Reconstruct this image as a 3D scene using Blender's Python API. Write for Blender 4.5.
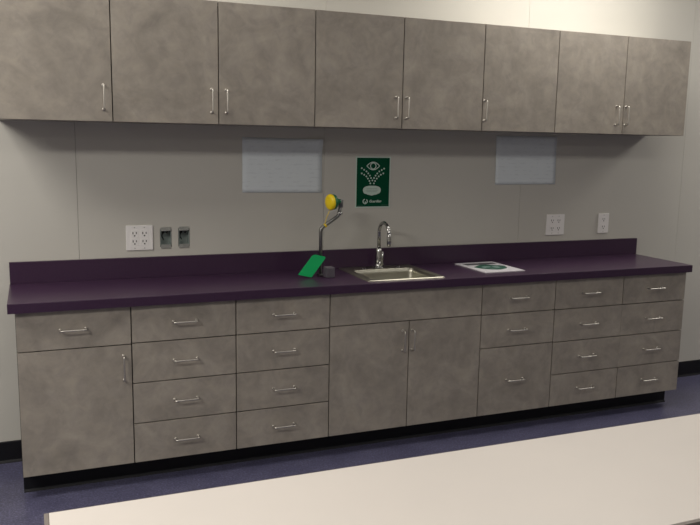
import bpy, bmesh, math, random
from mathutils import Vector, Matrix
random.seed(7)
D = bpy.data
C = bpy.context.scene.collection
S = bpy.context.scene
for o in list(D.objects): D.objects.remove(o)

# ------------------------------------------------------------------ camera
YAW, PITCH, ROLL = 0.38959, 0.15602, 0.01796
CAM = Vector((0.0909, -3.8085, 1.5284))
fw = Vector((math.sin(YAW)*math.cos(PITCH), math.cos(YAW)*math.cos(PITCH), -math.sin(PITCH)))
rt = Vector((math.cos(YAW), -math.sin(YAW), 0)); up = rt.cross(fw)
rt, up = rt*math.cos(ROLL)+up*math.sin(ROLL), up*math.cos(ROLL)-rt*math.sin(ROLL)
cd = D.cameras.new('camera'); cam = D.objects.new('camera', cd); C.objects.link(cam)
cd.sensor_width = 36; cd.lens = 774.1*36/700; cd.clip_start = .05; cd.clip_end = 60
M = Matrix((rt, up, -fw)).transposed().to_4x4(); M.translation = CAM
cam.matrix_world = M; S.camera = cam
# ------------------------------------------------------------------ world, lamps, exposure
S.view_settings.view_transform = 'Standard'; S.view_settings.look = 'None'
S.view_settings.gamma = 1; S.view_settings.use_curve_mapping = False
S.view_settings.exposure = 0.0
w = D.worlds.new('world'); S.world = w; w.use_nodes = True
w.node_tree.nodes['Background'].inputs[0].default_value = (1, .95, .9, 1)
w.node_tree.nodes['Background'].inputs[1].default_value = .05
CEIL = 2.74
def troffer(x, y, e, sx=1.15, sy=.55, spread=180, col=(1, .955, .865)):
    l = D.lights.new('troffer_light', 'AREA'); l.shape = 'RECTANGLE'; l.size = sx; l.size_y = sy
    l.energy = e; l.color = col; l.spread = math.radians(spread)
    o = D.objects.new('troffer_light', l); C.objects.link(o); o.location = (x, y, CEIL-.01)
for x, y, e in ((-1.15, -1.0, 40), (.65, -.52, 7), (2.9, -.60, 20), (5.3, -.62, 30)): troffer(x, y, e, 1.15, .5)
for x, e in ((-1.9, 70), (.5, 12), (2.9, 8), (5.3, 12)): troffer(x, -2.85, e)
for x in (-1.9, .5, 2.9, 5.3): troffer(x, -5.4, 8)

# ------------------------------------------------------------------ materials
def mat(name, col, rough=.5, metal=0, spec=.5):
    m = D.materials.new(name); m.use_nodes = True
    b = m.node_tree.nodes['Principled BSDF']
    b.inputs['Base Color'].default_value = (*col, 1); b.inputs['Roughness'].default_value = rough
    b.inputs['Metallic'].default_value = metal; b.inputs['Specular IOR Level'].default_value = spec
    return m
def noise(m, scale, detail=4, rough=.6, dim='3D', w=None, coord='Object', vec=None):
    nt = m.node_tree
    n = nt.nodes.new('ShaderNodeTexNoise'); n.noise_dimensions = dim
    n.inputs['Scale'].default_value = scale; n.inputs['Detail'].default_value = detail; n.inputs['Roughness'].default_value = rough
    if vec is None:
        tc = nt.nodes.new('ShaderNodeTexCoord'); vec = tc.outputs[coord]
    nt.links.new(vec, n.inputs['Vector'])
    if w is not None: nt.links.new(w, n.inputs['W'])
    return n
def ramp(m, src, stops):
    r = m.node_tree.nodes.new('ShaderNodeValToRGB'); el = r.color_ramp.elements
    while len(el) < len(stops): el.new(.5)
    for e, (p, c) in zip(el, stops): e.position = p; e.color = (*c, 1) if len(c) == 3 else c
    m.node_tree.links.new(src, r.inputs[0]); return r
def mix(m, a, b, f, mode='MIX'):
    n = m.node_tree.nodes.new('ShaderNodeMix'); n.data_type = 'RGBA'; n.blend_type = mode
    for s, v in ((6, a), (7, b), (0, f)):
        if hasattr(v, 'links'): m.node_tree.links.new(v, n.inputs[s])
        else: n.inputs[s].default_value = v if isinstance(v, float) else (*v, 1)
    return n.outputs[2]
def base(m, out): m.node_tree.links.new(out, m.node_tree.nodes['Principled BSDF'].inputs['Base Color'])
def bump(m, src, strength, dist=.001):
    b = m.node_tree.nodes.new('ShaderNodeBump'); b.inputs['Strength'].default_value = strength; b.inputs['Distance'].default_value = dist
    m.node_tree.links.new(src, b.inputs['Height']); m.node_tree.links.new(b.outputs[0], m.node_tree.nodes['Principled BSDF'].inputs['Normal'])

lam = mat('concrete_laminate', (.15, .13, .115), .42, spec=.35)
oi = lam.node_tree.nodes.new('ShaderNodeObjectInfo')
mul = lam.node_tree.nodes.new('ShaderNodeMath'); mul.operation = 'MULTIPLY'; mul.inputs[1].default_value = 40
lam.node_tree.links.new(oi.outputs['Random'], mul.inputs[0])
n1 = noise(lam, 4.6, 7, .60, '4D', mul.outputs[0]); n1.inputs['Distortion'].default_value = 1.1
n2 = noise(lam, 17, 6, .62, '4D', mul.outputs[0]); n2.inputs['Distortion'].default_value = .8
r1 = ramp(lam, n1.outputs[0], [(.30, (.248, .224, .197)), (.5, (.306, .275, .240)), (.70, (.370, .334, .292))])
r2 = ramp(lam, n2.outputs[0], [(.33, (.88, .88, .90)), (.5, (1, 1, 1)), (.66, (1.10, 1.09, 1.07))])
base(lam, mix(lam, r1.outputs[0], r2.outputs[0], 1.0, 'MULTIPLY'))
bump(lam, n2.outputs[0], .15)
edge = mat('laminate_edge_shadow_gap', (.035, .028, .025), .8)
carc = mat('cabinet_interior_board', (.022, .018, .016), .9)
white_board = mat('white_melamine', (.75, .72, .68), .5)
counter_m = mat('purple_counter_laminate', (.05, .025, .055), .3, spec=.45)
nn = noise(counter_m, 260, 3, .6); nb = noise(counter_m, 5, 4)
rc = ramp(counter_m, nn.outputs[0], [(.35, (.035, .015, .040)), (.65, (.045, .021, .050))])
base(counter_m, rc.outputs[0]); bump(counter_m, nn.outputs[0], .2, .0005)
wallp = mat('vinyl_wallpaper_greige', (.47, .43, .39), .7, spec=.3)
nw = noise(wallp, 180, 3, .6); bump(wallp, nw.outputs[0], .12, .0006)
nw2 = noise(wallp, 1.5, 3, .5)
base(wallp, ramp(wallp, nw2.outputs[0], [(.3, (.512, .498, .462)), (.7, (.540, .524, .486))]).outputs[0])
ceil_m = mat('ceiling_tile_white', (.75, .73, .7), .9)
floor_m = mat('blue_grey_vinyl_floor', (.06, .06, .1), .28, spec=.5)
nf = noise(floor_m, 6, 8, .75); nf2 = noise(floor_m, 120, 2, .6); nf3 = noise(floor_m, 60, 4, .7)
rf = ramp(floor_m, nf.outputs[0], [(.3, (.056, .055, .100)), (.7, (.092, .090, .150))])
rf2 = ramp(floor_m, nf2.outputs[0], [(.33, (.7, .7, .75)), (.5, (1, 1, 1)), (.70, (1.9, 1.9, 1.9))])
rf3 = ramp(floor_m, nf3.outputs[0], [(.35, (.85, .85, .85)), (.65, (1.15, 1.15, 1.15))])
base(floor_m, mix(floor_m, mix(floor_m, rf.outputs[0], rf2.outputs[0], .8, 'MULTIPLY'), rf3.outputs[0], 1.0, 'MULTIPLY'))
rubber = mat('black_rubber', (.006, .006, .009), .5, spec=.25)
metal = mat('satin_nickel', (.60, .57, .53), .38, 1)
chrome = mat('chrome', (.44, .44, .44), .09, 1)
dark_chrome = mat('brushed_pipe', (.22, .22, .22), .3, 1)
steel = mat('stainless_steel', (.44, .425, .36), .33, 1)
ns = noise(steel, 40, 2); ns.inputs['Distortion'].default_value = .2
bump(steel, ns.outputs[0], .05, .0005)
white_pl = mat('white_plastic', (.80, .78, .78), .35)
slot_m = mat('socket_black', (.01, .01, .01), .6)
box_m = mat('galvanised_box', (.33, .38, .37), .5, .2)
ear_m = mat('box_ear_zinc', (.45, .46, .44), .4, .8)
green_pl = mat('green_plastic', (.0, .30, .085), .4, spec=.2)
dgreen = mat('dark_green_plastic', (.0, .12, .05), .4)
yellow_pl = mat('yellow_plastic', (.80, .58, .005), .35)
grey_blk = mat('grey_valve_body', (.10, .09, .11), .35, .2)
sign_g = mat('sign_green', (.001, .060, .028), .5, spec=.08)
sign_w = mat('sign_white', (.52, .64, .58), .5, spec=.2)
sign_d = mat('sign_faint', (.03, .10, .07), .5)
paper_m = mat('printed_paper', (.52, .55, .60), .8, spec=.2)
def printed(m):
    # faint rows of pale grey print, too weak to read
    nt = m.node_tree; tc = nt.nodes.new('ShaderNodeTexCoord'); sep = nt.nodes.new('ShaderNodeSeparateXYZ')
    nt.links.new(tc.outputs['Object'], sep.inputs[0])
    f = nt.nodes.new('ShaderNodeMath'); f.operation = 'MULTIPLY'; f.inputs[1].default_value = 2*math.pi/.022; nt.links.new(sep.outputs[2], f.inputs[0])
    s = nt.nodes.new('ShaderNodeMath'); s.operation = 'SINE'; nt.links.new(f.outputs[0], s.inputs[0])
    g = nt.nodes.new('ShaderNodeMath'); g.operation = 'GREATER_THAN'; g.inputs[1].default_value = .35; nt.links.new(s.outputs[0], g.inputs[0])
    mp = nt.nodes.new('ShaderNodeMapping'); nt.links.new(tc.outputs['Object'], mp.inputs[0]); mp.inputs['Scale'].default_value = (14, 1, 45)
    n = noise(m, 1.6, 3, .6, vec=mp.outputs[0])
    r = ramp(m, n.outputs[0], [(.50, (0, 0, 0)), (.60, (1, 1, 1))])
    k = nt.nodes.new('ShaderNodeMath'); k.operation = 'MULTIPLY'; nt.links.new(g.outputs[0], k.inputs[0]); nt.links.new(r.outputs[0], k.inputs[1])
    k2 = nt.nodes.new('ShaderNodeMath'); k2.operation = 'MULTIPLY'; nt.links.new(k.outputs[0], k2.inputs[0]); k2.inputs[1].default_value = .2
    base(m, mix(m, (.68, .73, .77), (.40, .44, .49), k2.outputs[0]))
printed(paper_m)
book_w = mat('leaflet_white', (.62, .60, .64), .45)
book_g = mat('leaflet_green', (.025, .10, .07), .4)
book_d = mat('leaflet_dark', (.09, .09, .10), .4)
book_l = mat('leaflet_pale_print', (.20, .30, .28), .4)
table_m = mat('white_table_laminate', (.80, .74, .69), .45, spec=.3)
nt_ = noise(table_m, 2, 3); base(table_m, ramp(table_m, nt_.outputs[0], [(.3, (.67, .625, .59)), (.7, (.70, .65, .61))]).outputs[0])
band_m = mat('grey_edge_band', (.20, .175, .16), .5)
leg_m = mat('grey_table_steel', (.15, .15, .16), .4, .6)

# ------------------------------------------------------------------ mesh helpers
def box(bm, x0, x1, y0, y1, z0, z1, bev=0, mi=0):
    r = bmesh.ops.create_cube(bm, size=1)
    vs = r['verts']
    for v in vs: v.co = Vector(((x0+x1)/2+v.co.x*(x1-x0), (y0+y1)/2+v.co.y*(y1-y0), (z0+z1)/2+v.co.z*(z1-z0)))
    fs = set(f for v in vs for f in v.link_faces)
    for f in fs: f.material_index = mi
    if bev:
        es = list(set(e for v in vs for e in v.link_edges))
        bmesh.ops.bevel(bm, geom=es, offset=bev, segments=2, profile=.5, affect='EDGES')
def grid_slab(bm, axis, us, vs, holes, a, b):
    """slab between a and b along 'axis' with rectangular holes; us, vs are the cell borders"""
    def P(u, v, w): return {'z': (u, v, w), 'y': (u, w, v)}[axis]
    V = {}
    def vert(i, j, k):
        if (i, j, k) not in V: V[(i, j, k)] = bm.verts.new(P(us[i], vs[j], (a, b)[k]))
        return V[(i, j, k)]
    def solid(i, j):
        if not (0 <= i < len(us)-1 and 0 <= j < len(vs)-1): return False
        cu, cv = (us[i]+us[i+1])/2, (vs[j]+vs[j+1])/2
        return not any(h[0] < cu < h[1] and h[2] < cv < h[3] for h in holes)
    for i in range(len(us)-1):
        for j in range(len(vs)-1):
            if not solid(i, j): continue
            for k in (0, 1): bm.faces.new([vert(i, j, k), vert(i+1, j, k), vert(i+1, j+1, k), vert(i, j+1, k)])
            for di, dj, q in ((-1, 0, ((i, j), (i, j+1))), (1, 0, ((i+1, j), (i+1, j+1))), (0, -1, ((i, j), (i+1, j))), (0, 1, ((i, j+1), (i+1, j+1)))):
                if not solid(i+di, j+dj):
                    (p, q_) = q; bm.faces.new([vert(*p, 0), vert(*q_, 0), vert(*q_, 1), vert(*p, 1)])
    bmesh.ops.recalc_face_normals(bm, faces=bm.faces)
def fillet(pts, r, n=5):
    pts = [Vector(p) for p in pts]; out = [pts[0]]
    for i in range(1, len(pts)-1):
        a = (pts[i-1]-pts[i]); b = (pts[i+1]-pts[i]); rr = min(r, a.length*.49, b.length*.49)
        p0 = pts[i]+a.normalized()*rr; p1 = pts[i]+b.normalized()*rr
        for k in range(n+1):
            t = k/n; out.append(p0*(1-t)**2+pts[i]*2*t*(1-t)+p1*t*t)
    out.append(pts[-1]); return out
def tube(bm, pts, rad, seg=10):
    pts = [Vector(p) for p in pts]; rings = []
    rads = rad if isinstance(rad, (list, tuple)) else [rad]*len(pts)
    t = (pts[1]-pts[0]).normalized(); n = t.orthogonal().normalized()
    for i, p in enumerate(pts):
        t2 = (pts[min(i+1, len(pts)-1)]-pts[max(i-1, 0)]).normalized()
        n = t.rotation_difference(t2) @ n; t = t2; n = (n-t*n.dot(t)).normalized(); b = t.cross(n)
        rings.append([bm.verts.new(p+(n*math.cos(a)+b*math.sin(a))*rads[i]) for a in [2*math.pi*k/seg for k in range(seg)]])
    for A, B in zip(rings, rings[1:]):
        for k in range(seg): bm.faces.new([A[k], A[(k+1) % seg], B[(k+1) % seg], B[k]]).smooth = True
    bm.faces.new(rings[0][::-1]); bm.faces.new(rings[-1])
def lathe(bm, o, axis, prof, seg=24):
    """prof: (distance along axis, radius) pairs"""
    o = Vector(o); axis = Vector(axis).normalized(); n = axis.orthogonal().normalized(); b = axis.cross(n); rings = []
    for d, r in prof:
        r = max(r, 1e-5); rings.append([bm.verts.new(o+axis*d+(n*math.cos(a)+b*math.sin(a))*r) for a in [2*math.pi*k/seg for k in range(seg)]])
    for A, B in zip(rings, rings[1:]):
        for k in range(seg): bm.faces.new([A[k], A[(k+1) % seg], B[(k+1) % seg], B[k]]).smooth = True
    bm.faces.new(rings[0][::-1]); bm.faces.new(rings[-1])
    bmesh.ops.recalc_face_normals(bm, faces=bm.faces)
def obj(name, bm, m, parent=None, origin=None):
    """one mesh object; 'origin' puts its own origin at a world point, world coordinates stay"""
    bmesh.ops.recalc_face_normals(bm, faces=bm.faces)
    me = D.meshes.new(name)
    o = D.objects.new(name, me); C.objects.link(o)
    pw = Vector((0, 0, 0)); q = parent
    while q is not None: pw += q.location; q = q.parent
    org = Vector(origin) if origin is not None else pw
    bmesh.ops.translate(bm, verts=bm.verts, vec=-org); bm.to_mesh(me); bm.free()
    for x in (m if isinstance(m, (list, tuple)) else [m]): me.materials.append(x)
    o.location = org-pw
    if parent is not None: o.parent = parent
    return o
def thing(name, label, cat, loc, group=None):
    o = D.objects.new(name, None); C.objects.link(o); o.empty_display_size = .05; o.location = loc
    o['label'] = label; o['category'] = cat
    if group: o['group'] = group
    return o
def struct(o): o['kind'] = 'structure'; return o
def B(): return bmesh.new()
def bx(name, m, parent, x0, x1, y0, y1, z0, z1, bev=0, origin=None):
    bm = B(); box(bm, x0, x1, y0, y1, z0, z1, bev); return obj(name, bm, m, parent, origin)

# ------------------------------------------------------------------ room shell
X0, X1, Y0 = -3.4, 7.2, -6.4
struct(bx('floor', floor_m, None, X0, X1, Y0, .1, -.05, 0))
struct(bx('ceiling', ceil_m, None, X0, X1, Y0, .1, CEIL, CEIL+.05))
struct(bx('wall_left', wallp, None, X0-.1, X0, Y0, .1, 0, CEIL))
struct(bx('wall_right', wallp, None, X1, X1+.1, Y0, .1, 0, CEIL))
struct(bx('wall_front', wallp, None, X0, X1, Y0-.1, Y0, 0, CEIL))
wall = struct(bx('wall_back', carc, None, X0, X1, .062, .1, 0, CEIL))
BOXES = [(.653, .709, 1.000, 1.090), (.741, .797, 1.000, 1.090)]
seams = [X0]+[.2798+1.2192*i for i in range(-3, 6)]+[X1]
seams = [s for s in seams if X0 <= s <= X1]
for a, b in zip(seams, seams[1:]):
    a += .0007; b -= .0007; bm = B()
    hs = [h for h in BOXES if a < h[0] < b]
    us = sorted({a, b} | {h[0] for h in hs} | {h[1] for h in hs}); vs = [0, 1.000, 1.090, CEIL] if hs else [0, CEIL]
    grid_slab(bm, 'y', us, vs, hs, 0, .014)
    obj('wall_panel', bm, wallp, wall)
def cove(name, a, b, y=0):
    bm = B(); prof = [(y, 0), (y-.012, 0), (y-.010, .004), (y-.0045, .012), (y-.004, .100), (y-.001, .104), (y, .104)]
    A = [bm.verts.new((a, p, z)) for p, z in prof]; Bv = [bm.verts.new((b, p, z)) for p, z in prof]
    for i in range(len(prof)): j = (i+1) % len(prof); bm.faces.new([A[i], A[j], Bv[j], Bv[i]])
    bm.faces.new(A); bm.faces.new(Bv[::-1]); return struct(obj(name, bm, rubber))
cove('baseboard_left', X0, -.002); cove('baseboard_right', 3.584, X1)

# ------------------------------------------------------------------ base cabinets
FD = .4514; ZB = .1014; ZT = .8135; ZC = .8548
bX = [0, .4573, .9168, 1.3716, 1.7939, 2.2084, 2.6657, 3.1243, 3.5814]
G = .0024                                   # half of the gap between fronts
def hpull(parent, x, z, w=.102, y=-FD):
    bm = B(); h = w/2
    tube(bm, fillet([(x-h, y, z), (x-h, y-.030, z), (x+h, y-.030, z), (x+h, y, z)], .009), .0036, 8)
    for s in (-1, 1): lathe(bm, (x+s*h, y-.0005, z), (0, -1, 0), [(0, .0065), (.002, .0065), (.003, .0045)], 10)
    return obj('pull', bm, metal, parent)
def vpull(parent, x, z0, z1, y=-FD):
    bm = B()
    tube(bm, fillet([(x, y, z0), (x, y-.030, z0), (x, y-.030, z1), (x, y, z1)], .009), .0036, 8)
    for z in (z0, z1): lathe(bm, (x, y-.0005, z), (0, -1, 0), [(0, .0065), (.002, .0065), (.003, .0045)], 10)
    return obj('pull', bm, metal, parent)
def front(name, root, x0, x1, z0, z1, y=-FD, gl=G, gr=G, gt=G, gb=G):
    return bx(name, lam, root, x0+gl, x1-gr, y, y+.019, z0+gb, z1-gt, .0008, origin=((x0+x1)/2, y, (z0+z1)/2))
def carcass(root, x0, x1):
    e = .0004; bm = B(); yf = -FD+.0205; yk = -.012
    box(bm, x0+e, x0+.018, yf, yk, ZB, ZT); box(bm, x1-.018, x1-e, yf, yk, ZB, ZT)
    box(bm, x0+.018, x1-.018, yf, yk, ZB, ZB+.018); box(bm, x0+.018, x1-.018, yk-.008, yk, ZB+.018, ZT)
    box(bm, x0+.018, x1-.018, yf, yf+.018, ZT-.04, ZT)
    obj('carcass', bm, [carc], root)
    bx('plinth', carc, root, x0+e, x1-e, -.358, -.06, 0, ZB-.0005)
R1, R2, R3 = .647, .4664, .2824
def base_cab(x0, x1, label): 
    t = thing('base_cabinet', label, 'cabinet', ((x0+x1)/2, -FD/2, 0)); carcass(t, x0, x1); return t
t = base_cab(bX[0], bX[1], 'base cabinet at the left end with one drawer above one tall door')
d = front('drawer', t, bX[0], bX[1], .6438, ZT); hpull(d, .222, .7285)
d = front('door', t, bX[0], bX[1], ZB, .6438); vpull(d, .4215, .487, .596)
for x0, x1, l in ((bX[1], bX[2], 'four-drawer base cabinet next to the single tall door at the left end'),
                  (bX[2], bX[3], 'four-drawer base cabinet just left of the sink cabinet, below the eyewash')):
    t = base_cab(x0, x1, l)
    for za, zb in ((R1, ZT), (R2, R1), (R3, R2), (ZB, R3)):
        d = front('drawer', t, x0, x1, za, zb); hpull(d, (x0+x1)/2, (za+zb)/2+.001)
t = base_cab(bX[3], bX[5], 'sink base cabinet with a wide blank front above two doors')
front('false_front', t, bX[3], bX[5], .651, ZT)
d = front('door', t, bX[3], bX[4], ZB, .651); vpull(d, 1.7585, .502, .603)
d = front('door', t, bX[4], bX[5], ZB, .651); vpull(d, 1.8115, .502, .603)
t = base_cab(bX[5], bX[6], 'three-drawer base cabinet with a deep bottom drawer, right of the sink doors')
for za, zb in ((.6485, ZT), (.4690, .6485), (ZB, .4690)):
    d = front('drawer', t, bX[5], bX[6], za, zb); hpull(d, (bX[5]+bX[6])/2-.008, (za+zb)/2+.001)
t = base_cab(bX[6], bX[8], 'wide base cabinet at the right end with eight small drawers in two columns')
for r, (za, zb) in enumerate(((R1, ZT), (R2, R1), (R3, R2), (ZB, R3))):
    for x0, x1, s in ((bX[6], bX[7], 1), (bX[7], bX[8], -1)):
        g = .0003 if r in (1, 2) else G
        d = front('drawer', t, x0, x1, za, zb, gr=g if s == 1 else G, gl=g if s == -1 else G)
        hpull(d, (x0+x1)/2+.001*s, (za+zb)/2+.001)
# black cove base along the recessed toe space
cove('trim_1', bX[0]+.0004, bX[8]-.0004, -.3585)

# ------------------------------------------------------------------ countertop with backsplash
CX0, CX1 = -.026, 3.5958
SX0, SX1, SY0, SY1 = 1.574, 2.000, -.432, -.027           # sink rim
HX0, HX1, HY0, HY1 = 1.588, 1.986, -.420, -.045
ct = thing('countertop', 'long purple laminate countertop with a raised backsplash across all the base cabinets', 'countertop', (1.785, -.24, ZT))
bm = B(); grid_slab(bm, 'z', [CX0, HX0, HX1, CX1], [-.4764, HY0, HY1, -.0005], [(HX0, HX1, HY0, HY1)], ZT+.0005, ZC)
es = [e for e in bm.edges if all(abs(v.co.z-ZC) < 1e-5 for v in e.verts) and all(abs(v.co.y+.4764) < 1e-5 or abs(v.co.x-CX0) < 1e-5 or abs(v.co.x-CX1) < 1e-5 for v in e.verts) and len(e.link_faces) == 2
      and any(abs(f.normal.z) < .5 for f in e.link_faces)]
bmesh.ops.bevel(bm, geom=es, offset=.002, segments=2, profile=.5, affect='EDGES')
obj('worktop', bm, counter_m, ct)
bx('backsplash', counter_m, ct, CX0+.002, CX1, -.0195, -.0005, ZC, ZC+.1005, .001)

# ------------------------------------------------------------------ sink
sk = thing('sink', 'square stainless steel drop-in sink set into the purple countertop', 'sink', ((SX0+SX1)/2, (SY0+SY1)/2, ZC-.16))
def rrect(x0, x1, y0, y1, r, z, n=5):
    out = []
    for cx, cy, a0 in ((x1-r, y1-r, 0), (x0+r, y1-r, 90), (x0+r, y0+r, 180), (x1-r, y0+r, 270)):
        for k in range(n+1):
            a = math.radians(a0+90*k/n); out.append((cx+r*math.cos(a), cy+r*math.sin(a), z))
    return out
def loops(bm, L, cap=True):
    R = [[bm.verts.new(p) for p in l] for l in L]; n = len(R[0])
    for a, b in zip(R, R[1:]):
        for k in range(n): bm.faces.new([a[k], a[(k+1) % n], b[(k+1) % n], b[k]]).smooth = True
    if cap: bm.faces.new(R[-1])
BX0, BX1, BY0, BY1 = 1.622, 1.970, -.406, -.116
bm = B(); z = ZC
loops(bm, [rrect(SX0, SX1, SY0, SY1, .012, z+.0006), rrect(SX0+.002, SX1-.002, SY0+.002, SY1-.002, .012, z+.005), rrect(SX0+.006, SX1-.006, SY0+.006, SY1-.006, .012, z+.0055),
           rrect(SX0+.012, SX1-.012, SY0+.012, SY1-.012, .012, z+.0035)] +
          [rrect(BX0-.004, BX1+.004, BY0-.004, BY1+.004, .032, z+.0035), rrect(BX0, BX1, BY0, BY1, .030, z+.001), rrect(BX0+.003, BX1-.003, BY0+.003, BY1-.003, .029, z-.02),
           rrect(BX0+.010, BX1-.010, BY0+.010, BY1-.010, .036, z-.135), rrect(BX0+.022, BX1-.022, BY0+.022, BY1-.022, .030, z-.150), rrect(1.78, 1.83, -.29, -.25, .019, z-.154)])
bs = obj('basin', bm, steel, sk)
bm = B(); lathe(bm, (1.805, -.27, z-.1535), (0, 0, 1), [(0, .042), (.003, .042), (.004, .036), (.001, .030), (.001, .004)], 24); obj('drain', bm, chrome, sk)
for dx in (-.10, .10):
    bm = B(); lathe(bm, (1.80+dx, -.085, z+.0037), (0, 0, 1), [(0, .016), (.002, .016), (.003, .012)], 18); obj('hole_cap', bm, chrome, sk)

# ------------------------------------------------------------------ faucet
fx, fy = 1.789, -.078
fc = thing('faucet', 'chrome gooseneck faucet with a single body rising behind the sink', 'faucet', (fx, fy, z+.0038))
zb = z+.0040
bm = B(); lathe(bm, (fx, fy, zb), (0, 0, 1), [(0, .028), (.004, .028), (.008, .020), (.03, .0185), (.036, .019), (.062, .0185), (.085, .0165), (.102, .014), (.106, .011)], 24); obj('body', bm, chrome, fc)
bm = B(); pts = [(fx, fy, zb+.10), (fx-.002, fy, zb+.183)]
R = .062
for k in range(1, 17):
    a = math.pi*k/16*.97; pts.append((fx-.002, fy-R+R*math.cos(a), zb+.186+R*math.sin(a)))
tube(bm, pts, .0095, 12); obj('spout', bm, chrome, fc)
e0 = Vector(pts[-1]); bm = B(); tube(bm, [e0+Vector((0, 0, .006)), e0-Vector((0, .001, .01)), e0-Vector((0, .002, .045)), e0-Vector((0, .0025, .060))], [.0095, .0115, .0115, .0085], 14); obj('spray_head', bm, chrome, fc)
bm = B(); lathe(bm, (fx, fy-.012, zb+.026), (.1, -1, .1), [(0, .014), (.012, .0155), (.020, .013), (.024, .006)], 16)
tube(bm, [(fx+.002, fy-.030, zb+.030), (fx+.003, fy-.036, zb+.055), (fx+.004, fy-.040, zb+.092)], [.0065, .006, .0045], 8); obj('handle', bm, chrome, fc)

# ------------------------------------------------------------------ eyewash
ex, ey = 1.4135, -.200
ew = thing('eyewash_station', 'swing-down eyewash on a bent grey pipe with a yellow capped head and green paddle', 'eyewash', (ex, ey, ZC))
bm = B(); box(bm, 1.416, 1.460, -.280, -.230, ZC+.0005, ZC+.052, .003); obj('valve_body', bm, grey_blk, ew)
bm = B(); bx('base_flange', dark_chrome, ew, ex-.017, ex+.030, ey-.028, ey+.017, ZC+.0005, ZC+.012, .003); tube(bm, fillet([(ex, ey, ZC+.010), (ex-.002, ey, 1.093), (1.507, ey, 1.157), (1.516, ey, 1.212)], .018), .0090, 12); obj('pipe', bm, dark_chrome, ew)
bm = B(); lathe(bm, (1.513, ey, 1.158), (.2, 0, 1), [(0, .006), (.003, .012), (.014, .012), (.017, .008)], 14); obj('pipe_joint', bm, chrome, ew)
bm = B(); lathe(bm, (1.516, ey, 1.196), (.03, 0, 1), [(0, .010), (.002, .0125), (.040, .0125), (.043, .010)], 14); obj('elbow', bm, dark_chrome, ew)
ax = Vector((-math.cos(.22), -math.sin(.22), -.05)).normalized()
hc = Vector((1.465, ey-.012, 1.2255))
bm = B(); lathe(bm, hc-ax*.054, ax, [(0, .011), (.018, .011), (.020, .016), (.030, .018), (.034, .028), (.040, .037), (.0535, .0395), (.056, .038)], 28); obj('spray_head', bm, dgreen, ew)
bm = B(); lathe(bm, hc+ax*.0025, ax, [(0, .036), (.001, .0402), (.010, .0402), (.016, .036), (.019, .028), (.0205, .015), (.021, .002)], 28); obj('dust_cover', bm, yellow_pl, ew)
cl = Vector((1.434, ey, 1.107)); dr = Vector((.094, 0, .064)).normalized()
bm = B(); lathe(bm, cl-dr*.004, dr, [(0, .0085), (.001, .0105), (.009, .0105), (.010, .0085)], 14); obj('strap_collar', bm, yellow_pl, ew)
bm = B(); tube(bm, fillet([tuple(cl+Vector((-.004, -.009, .006))), (1.432, ey-.016, 1.14), (1.448, ey-.024, 1.184)], .02), .0016, 6); obj('strap', bm, yellow_pl, ew)
# green paddle: a rounded plate leaning against the pipe, foot on the counter
bl, br, tl, tr = Vector((1.277, -.248, .873)), Vector((1.347, -.248, .8565)), Vector((1.367, -.214, .967)), Vector((1.436, -.214, .943))
uu = (br-bl); vv = (tl-bl); nrm = uu.cross(vv).normalized()
def pl(u, v): return bl+uu*u+vv*v
prof = [(.0, .02), (.03, 0), (.97, 0), (1, .02), (1, .90), (.96, .97), (.88, 1.0), (.12, 1.0), (.04, .97), (0, .90)]
bm = B(); A = [bm.verts.new(pl(u, v)) for u, v in prof]; A2 = [bm.verts.new(pl(u, v)+nrm*.004) for u, v in prof]
bm.faces.new(A); bm.faces.new(A2[::-1])
for i in range(len(A)): j = (i+1) % len(A); bm.faces.new([A[i], A[j], A2[j], A2[i]])
pd = obj('paddle', bm, green_pl, ew)
bm = B(); tube(bm, [tuple(pl(.80, .90)+Vector((0, .004, 0))), (ex, ey+.002, .945)], .005, 8); obj('paddle_bracket', bm, dark_chrome, ew)

# ------------------------------------------------------------------ leaflets on the counter
lf = thing('safety_leaflet', 'white leaflet with a green picture lying flat on the purple countertop right of the sink', 'leaflet', (2.39, -.225, ZC+.0005))
a = math.radians(1.0); c0 = Vector((2.388, -.222, 0))
def q(x, y): return (c0.x+x*math.cos(a)-y*math.sin(a), c0.y+x*math.sin(a)+y*math.cos(a))
def rbox(name, m, x0, x1, y0, y1, z0, z1):
    bm = B(); V = [[bm.verts.new((*q(x, y), zz)) for x, y in ((x0, y0), (x1, y0), (x1, y1), (x0, y1))] for zz in (z0, z1)]
    bm.faces.new(V[0]); bm.faces.new(V[1])
    for i in range(4): j = (i+1) % 4; bm.faces.new([V[0][i], V[0][j], V[1][j], V[1][i]])
    return obj(name, bm, m, lf)
z0 = ZC+.0006
rbox('page', book_w, -.124, .124, -.158, .158, z0, z0+.004)
rbox('header_band', book_d, -.095, .10, .072, .125, z0+.004, z0+.0043)
bm = B(); V = [bm.verts.new((*q(.005+.092*math.cos(t)*(1+.05*math.sin(5*t)), -.012+.078*math.sin(t)*(1+.08*math.cos(4*t))), z0+.0044)) for t in [2*math.pi*k/36 for k in range(36)]]
bm.faces.new(V); obj('green_picture', bm, book_g, lf)
for px_, py_, rx, ry in ((-.02, .0, .028, .02), (.035, -.015, .02, .028), (-.05, -.03, .012, .01), (.0, -.05, .03, .006)):
    bm = B(); V = [bm.verts.new((*q(px_+rx*math.cos(t), py_+ry*math.sin(t)), z0+.0047)) for t in [2*math.pi*k/16 for k in range(16)]]; bm.faces.new(V); obj('pale_print', bm, book_l, lf)

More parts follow.
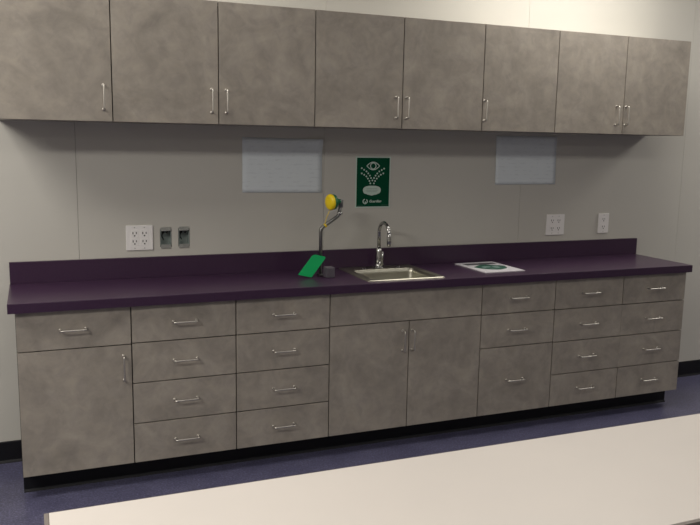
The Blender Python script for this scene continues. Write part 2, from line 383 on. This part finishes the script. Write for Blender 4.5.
# ------------------------------------------------------------------ wall outlets
def socket(plate, cx, cz, s=1.0):
    bm = B(); box(bm, cx-.0165*s, cx+.0165*s, -.0068, -.0055, cz-.014*s, cz+.014*s, .0005); r = obj('receptacle', bm, white_pl, plate)
    for dx, dz, w_, h_ in ((-.0065, .003, .0016, .0045), (.0065, .003, .0016, .0038), (0, -.0075, .0026, .0026)):
        bx('slot', slot_m, r, cx+(dx-w_)*s, cx+(dx+w_)*s, -.0072, -.0066, cz+(dz-h_)*s, cz+(dz+h_)*s)
def plate(x0, x1, z0, z1, cols, label, vert=.021, s=1.0):
    t = thing('wall_outlet', label, 'outlet', ((x0+x1)/2, 0, (z0+z1)/2), 'white wall outlets above the countertop')
    bx('cover_plate', white_pl, t, x0, x1, -.0060, -.0005, z0, z1, .002)
    cz = (z0+z1)/2
    for cx in cols:
        bx('insert', white_pl, t, cx-.0185, cx+.0185, -.0064, -.0055, cz-.037, cz+.037, .0003)
        for k in (1, -1): socket(t, cx, cz+k*vert*s, s)
    for cx in cols:
        for k in (1, -1):
            bm = B(); lathe(bm, (cx, -.0058, cz+k*.050), (0, -1, 0), [(0, .0028), (.0008, .0028)], 8); obj('screw', bm, ear_m, t)
plate(.493, .619, .989, 1.109, (.533, .579), 'large square white outlet plate with four sockets, beside the open boxes on the left', vert=.0165, s=1.2)
plate(2.911, 3.041, .992, 1.116, (2.953, 2.999), 'square white outlet plate with four sockets, below and right of the right-hand paper', s=1.1)
plate(3.294, 3.374, .994, 1.115, (3.334,), 'narrow white outlet plate with two sockets, nearest the right end of the counter', s=1.1)
for (x0, x1, za, zb_), lab in zip(BOXES, ('open metal electrical box in the wall, next to the large white outlet plate', 'open metal electrical box in the wall, farther right of the two')):
    t = thing('junction_box', lab, 'electrical box', ((x0+x1)/2, 0, (za+zb_)/2), 'open junction boxes above the counter')
    bm = B(); e = .0022; w2 = .0016
    box(bm, x0+e, x1-e, .048, .050, za+e, zb_-e)
    box(bm, x0+e, x0+e+w2, -.001, .050, za+e, zb_-e); box(bm, x1-e-w2, x1-e, -.001, .050, za+e, zb_-e)
    box(bm, x0+e+w2, x1-e-w2, -.001, .050, za+e, za+e+w2); box(bm, x0+e+w2, x1-e-w2, -.001, .050, zb_-e-w2, zb_-e)
    obj('box_shell', bm, box_m, t)
    for zz, s in ((zb_-.002, 1), (za+.002, -1)):
        bm = B(); za_, zz_ = sorted((zz-s*.010, zz+s*.010)); box(bm, x0+.004, x1-.004, -.0032, -.0012, za_, zz_, .0006)
        lathe(bm, ((x0+x1)/2, -.0032, zz+s*.004), (0, -1, 0), [(0, .004), (.0015, .0035)], 10)
        obj('mounting_ear', bm, ear_m, t)
    bm = B(); cx = (x0+x1)/2
    for dx in (-.012, .008): lathe(bm, (cx+dx, .012, zb_-.024), (.1, -.4, 1), [(0, .006), (.014, .0045), (.016, .003)], 10)
    tube(bm, fillet([(cx-.012, .014, zb_-.022), (cx-.016, .03, za+.05), (cx-.004, .04, za+.03)], .02), .002, 6)
    obj('wire', bm, slot_m, t)

# ------------------------------------------------------------------ papers taped to the wall
def paper(x, label, corners, curl):
    """corners tl, tr, br, bl as (x, z)"""
    bm = B(); n = 14; tl, tr, br, bl = [Vector((a, 0, b)) for a, b in corners]; V = []
    for j in range(n+1):
        row = []
        for i in range(n+1):
            u, v = i/n, j/n; pnt = (bl*(1-u)+br*u)*(1-v)+(tl*(1-u)+tr*u)*v
            y = -.0012-.0016*(math.sin(u*5+v*3)+1)*.5-curl*max(0, (u+v-1.70)/.3)**1.5*.9-.004*(1-v)**2*u
            row.append(bm.verts.new((pnt.x, y, pnt.z)))
        V.append(row)
    for j in range(n):
        for i in range(n): bm.faces.new([V[j][i], V[j][i+1], V[j+1][i+1], V[j+1][i]]).smooth = True
    c = sum((Vector((a, 0, b)) for a, b in corners), Vector())/4
    o = obj('paper_sheet', bm, paper_m, None, origin=c)
    sm = o.modifiers.new('thickness', 'SOLIDIFY'); sm.thickness = .0003
    o['label'] = label; o['category'] = 'paper'; o['group'] = 'paper sheets taped to the wall'
paper(0, 'white paper sheet taped to the wall left of the green sign', [(1.063, 1.537), (1.486, 1.533), (1.486, 1.258), (1.063, 1.262)], .02)
paper(0, 'white paper sheet taped to the wall right of the green sign', [(2.537, 1.571), (2.952, 1.574), (2.957, 1.296), (2.543, 1.295)], .004)

# ------------------------------------------------------------------ green eyewash sign
sx0, sx1, sz0, sz1 = 1.677, 1.880, 1.175, 1.447
cx, cz = (sx0+sx1)/2, (sz0+sz1)/2
sg = thing('eyewash_sign', 'dark green sign with a white eye and spray symbol, above the faucet', 'sign', (cx, 0, cz))
bx('sign_board', sign_w, sg, sx0, sx1, -.0030, -.0003, sz0, sz1, .0005)
bx('green_field', sign_g, sg, sx0+.0062, sx1-.0062, -.0034, -.0029, sz0+.0062, sz1-.0062)
YS = -.0036
def flat(bm, pts): bm.faces.new([bm.verts.new((x, YS, zz)) for x, zz in pts])
def ring(bm, o_, i_):
    n = len(o_); A = [bm.verts.new((x, YS, zz)) for x, zz in o_]; Bq = [bm.verts.new((x, YS, zz)) for x, zz in i_]
    for k in range(n): bm.faces.new([A[k], A[(k+1) % n], Bq[(k+1) % n], Bq[k]])
def eye(w_, h_, x, zz, n=20):
    out = []
    for k in range(n): t_ = -1+2*k/n; out.append((x+w_*t_, zz+h_*(1-abs(t_)**2.0)))
    for k in range(n): t_ = 1-2*k/n; out.append((x+w_*t_, zz-h_*(1-abs(t_)**2.0)))
    return out
ez = sz1-.0495
bm = B(); ring(bm, eye(.0400, .0225, cx-.001, ez), eye(.0335, .0178, cx-.001, ez))
circ = lambda x, zz, r, n=24: [(x+r*math.cos(2*math.pi*k/n), zz+r*math.sin(2*math.pi*k/n)) for k in range(n)]
ring(bm, circ(cx-.001, ez, .0185), circ(cx-.001, ez, .0135)); obj('eye_symbol', bm, sign_w, sg)
bm = B()
def S2(px_, py_): return (sx0+(px_-15)*.000456, sz1-(py_-30)*.000423)
for px_, py_ in ((90,175),(120,195),(150,215),(173,240),(195,268),(210,298),(228,328),(90,240),(122,257),(150,278),(170,305),(190,335),(202,365),
                 (375,180),(345,198),(314,215),(288,241),(267,268),(248,298),(367,240),(335,257),(308,278),(284,305),(263,335),(248,366)):
    flat(bm, circ(*S2(px_, py_), .0047, 10))
obj('spray_dots', bm, sign_w, sg)
bm = B(); bc = S2(224, 452); out = []
for k in range(48):
    t_ = 2*math.pi*k/48; x = .0520*math.copysign(abs(math.cos(t_))**.75, math.cos(t_)); zz = .0240*math.copysign(abs(math.sin(t_))**.8, math.sin(t_))
    if zz < 0: zz *= 1.0+.25*max(0, 1-abs(x)/.02)+.05*math.cos(k*1.3)
    out.append((bc[0]+x, bc[1]+zz))
flat(bm, out); obj('basin_symbol', bm, sign_w, sg)
bm = B()
YS = -.0038
for zz, hw in ((.008, .032), (0, .036), (-.008, .030)): flat(bm, [(bc[0]-hw, bc[1]+zz-.0008), (bc[0]+hw, bc[1]+zz-.0008), (bc[0]+hw, bc[1]+zz+.0008), (bc[0]-hw, bc[1]+zz+.0008)])
obj('basin_lines', bm, mat('sign_mid', (.15, .24, .20), .5), sg)
YS = -.0036
bm = B(); lx, lz = cx-.044, sz0+.034                    # round emblem: two half arcs with arrow tips
for a0, a1 in ((100, 265), (-80, 60)):
    n = 12; o_ = [(lx+.0155*math.cos(math.radians(a0+(a1-a0)*k/n)), lz+.0140*math.sin(math.radians(a0+(a1-a0)*k/n))) for k in range(n+1)]
    i_ = [(lx+.0095*math.cos(math.radians(a0+(a1-a0)*k/n)), lz+.0085*math.sin(math.radians(a0+(a1-a0)*k/n))) for k in range(n+1)]
    for k in range(n): flat(bm, [o_[k], o_[k+1], i_[k+1], i_[k]])
flat(bm, [(lx-.002, lz-.017), (lx+.006, lz-.012), (lx+.003, lz+.001), (lx-.002, lz-.002)]); obj('emblem', bm, sign_w, sg)
def text(body, x, zz, size, m, name, shear=.2, off=.0003):
    cu = D.curves.new(name, 'FONT'); cu.body = body; cu.size = size; cu.shear = shear; cu.offset = off; cu.align_y = 'CENTER'
    tmp = D.objects.new('tmp', cu); C.objects.link(tmp); bpy.context.view_layer.update()
    me = D.meshes.new_from_object(tmp.evaluated_get(bpy.context.evaluated_depsgraph_get())); D.objects.remove(tmp)
    bm = B(); bm.from_mesh(me)
    for v in bm.verts: v.co = Vector((x+v.co.x, -.0036, zz+v.co.y))
    return obj(name, bm, m, sg)
text('Guardian', cx-.021, sz0+.034, .0190, sign_w, 'lettering', .25, .0006)
for xa, xb in ((sx0+.010, sx0+.044), (sx1-.052, sx1-.010)):
    bm = B(); flat(bm, [(xa, sz0+.0125), (xb, sz0+.0125), (xb, sz0+.0150), (xa, sz0+.0150)]); obj('fine_print', bm, sign_d, sg)

# ------------------------------------------------------------------ wall cabinets
UD = .3086; UB = 1.5916; UT = 2.1236
uX = [-.037, .4202, .8784, 1.3359, 1.7917, 2.2485, 2.7046, 3.1613, 3.6163]
def upper(i, j, label, pulls):
    x0, x1 = uX[i], uX[j]
    t = thing('wall_cabinet', label, 'cabinet', ((x0+x1)/2, 0, UB), None)
    e = .0004; yf = -UD+.0205; bm = B()
    box(bm, x0+e, x0+.018, yf, -.0005, UB, UT-.003); box(bm, x1-.018, x1-e, yf, -.0005, UB, UT-.003)
    box(bm, x0+.018, x1-.018, yf, -.0005, UB, UB+.018); box(bm, x0+.018, x1-.018, -.010, -.0005, UB+.018, UT-.018)
    if j-i == 2: xm = uX[i+1]; box(bm, xm-.009, xm+.009, yf, -.010, UB+.018, UT-.018)
    obj('carcass', bm, [carc, lam][0:1], t)
    bx('end_panel', lam, t, x0+e-.0003, x0+e, yf, -.0005, UB, UT-.003); bx('end_panel', lam, t, x1-e, x1-e+.0003, yf, -.0005, UB, UT-.003)
    bx('top_panel', white_board, t, x0+e, x1-e, yf, -.0005, UT-.003, UT)
    bx('underside_panel', lam, t, x0+e, x1-e, yf, -.0005, UB-.001, UB)
    for k in range(i, j):
        d = bx('door', lam, t, uX[k]+G, uX[k+1]-G, -UD, -UD+.019, UB, UT, .0008, origin=((uX[k]+uX[k+1])/2, -UD, (UB+UT)/2))
        vpull(d, pulls[k-i], 1.642, 1.743, -UD)
    return t
upper(0, 1, 'single-door wall cabinet at the left end of the row', [.384])
upper(1, 3, 'two-door wall cabinet directly right of the single-door one at the left end', [.8455, .9115])
upper(3, 5, 'two-door wall cabinet in the middle of the row, above the green sign', [1.7555, 1.8135])
upper(5, 6, 'single-door wall cabinet right of the middle of the row, pull on its left edge', [2.2580])
ur = upper(6, 8, 'two-door wall cabinet at the right end of the row', [3.109, 3.175])
bm = B(); lathe(bm, (uX[8]+.0005, -UD+.010, UT-.055), (0, 0, 1), [(0, .002), (.001, .0045), (.018, .0045), (.019, .002)], 10); obj('hinge', bm, carc, ur)

# ------------------------------------------------------------------ table in the foreground
TX0, TX1, TYF, TYN, TZ = .083, 1.925, -2.151, -2.664, .740
tb = thing('folding_table', 'long white-topped table with a grey edge standing on the floor in front of the cabinets', 'table', ((TX0+TX1)/2, (TYF+TYN)/2, 0))
bx('table_top', table_m, tb, TX0+.010, TX1-.010, TYN+.010, TYF-.002, TZ-.030, TZ, .001)
bm = B(); box(bm, TX0, TX0+.0095, TYN, TYF, TZ-.031, TZ-.0005, .001); box(bm, TX1-.0095, TX1, TYN, TYF, TZ-.031, TZ-.0005, .001)
box(bm, TX0+.0095, TX1-.0095, TYN, TYN+.0095, TZ-.031, TZ-.0005, .001); box(bm, TX0+.0095, TX1-.0095, TYF-.0018, TYF, TZ-.031, TZ-.0005)
obj('edge_band', bm, band_m, tb)
ym = (TYF+TYN)/2
for x in (TX0+.22, TX1-.22):
    bx('foot', leg_m, tb, x-.025, x+.025, TYN+.05, TYF-.05, .0, .035, .004)
    bx('leg', leg_m, tb, x-.02, x+.02, ym-.03, ym+.03, .035, TZ-.045, .003)
    bx('top_bracket', leg_m, tb, x-.03, x+.03, TYN+.08, TYF-.08, TZ-.045, TZ-.031, .002)
bx('crossbar', leg_m, tb, TX0+.24, TX1-.24, ym-.01, ym+.01, .50, .55, .002)
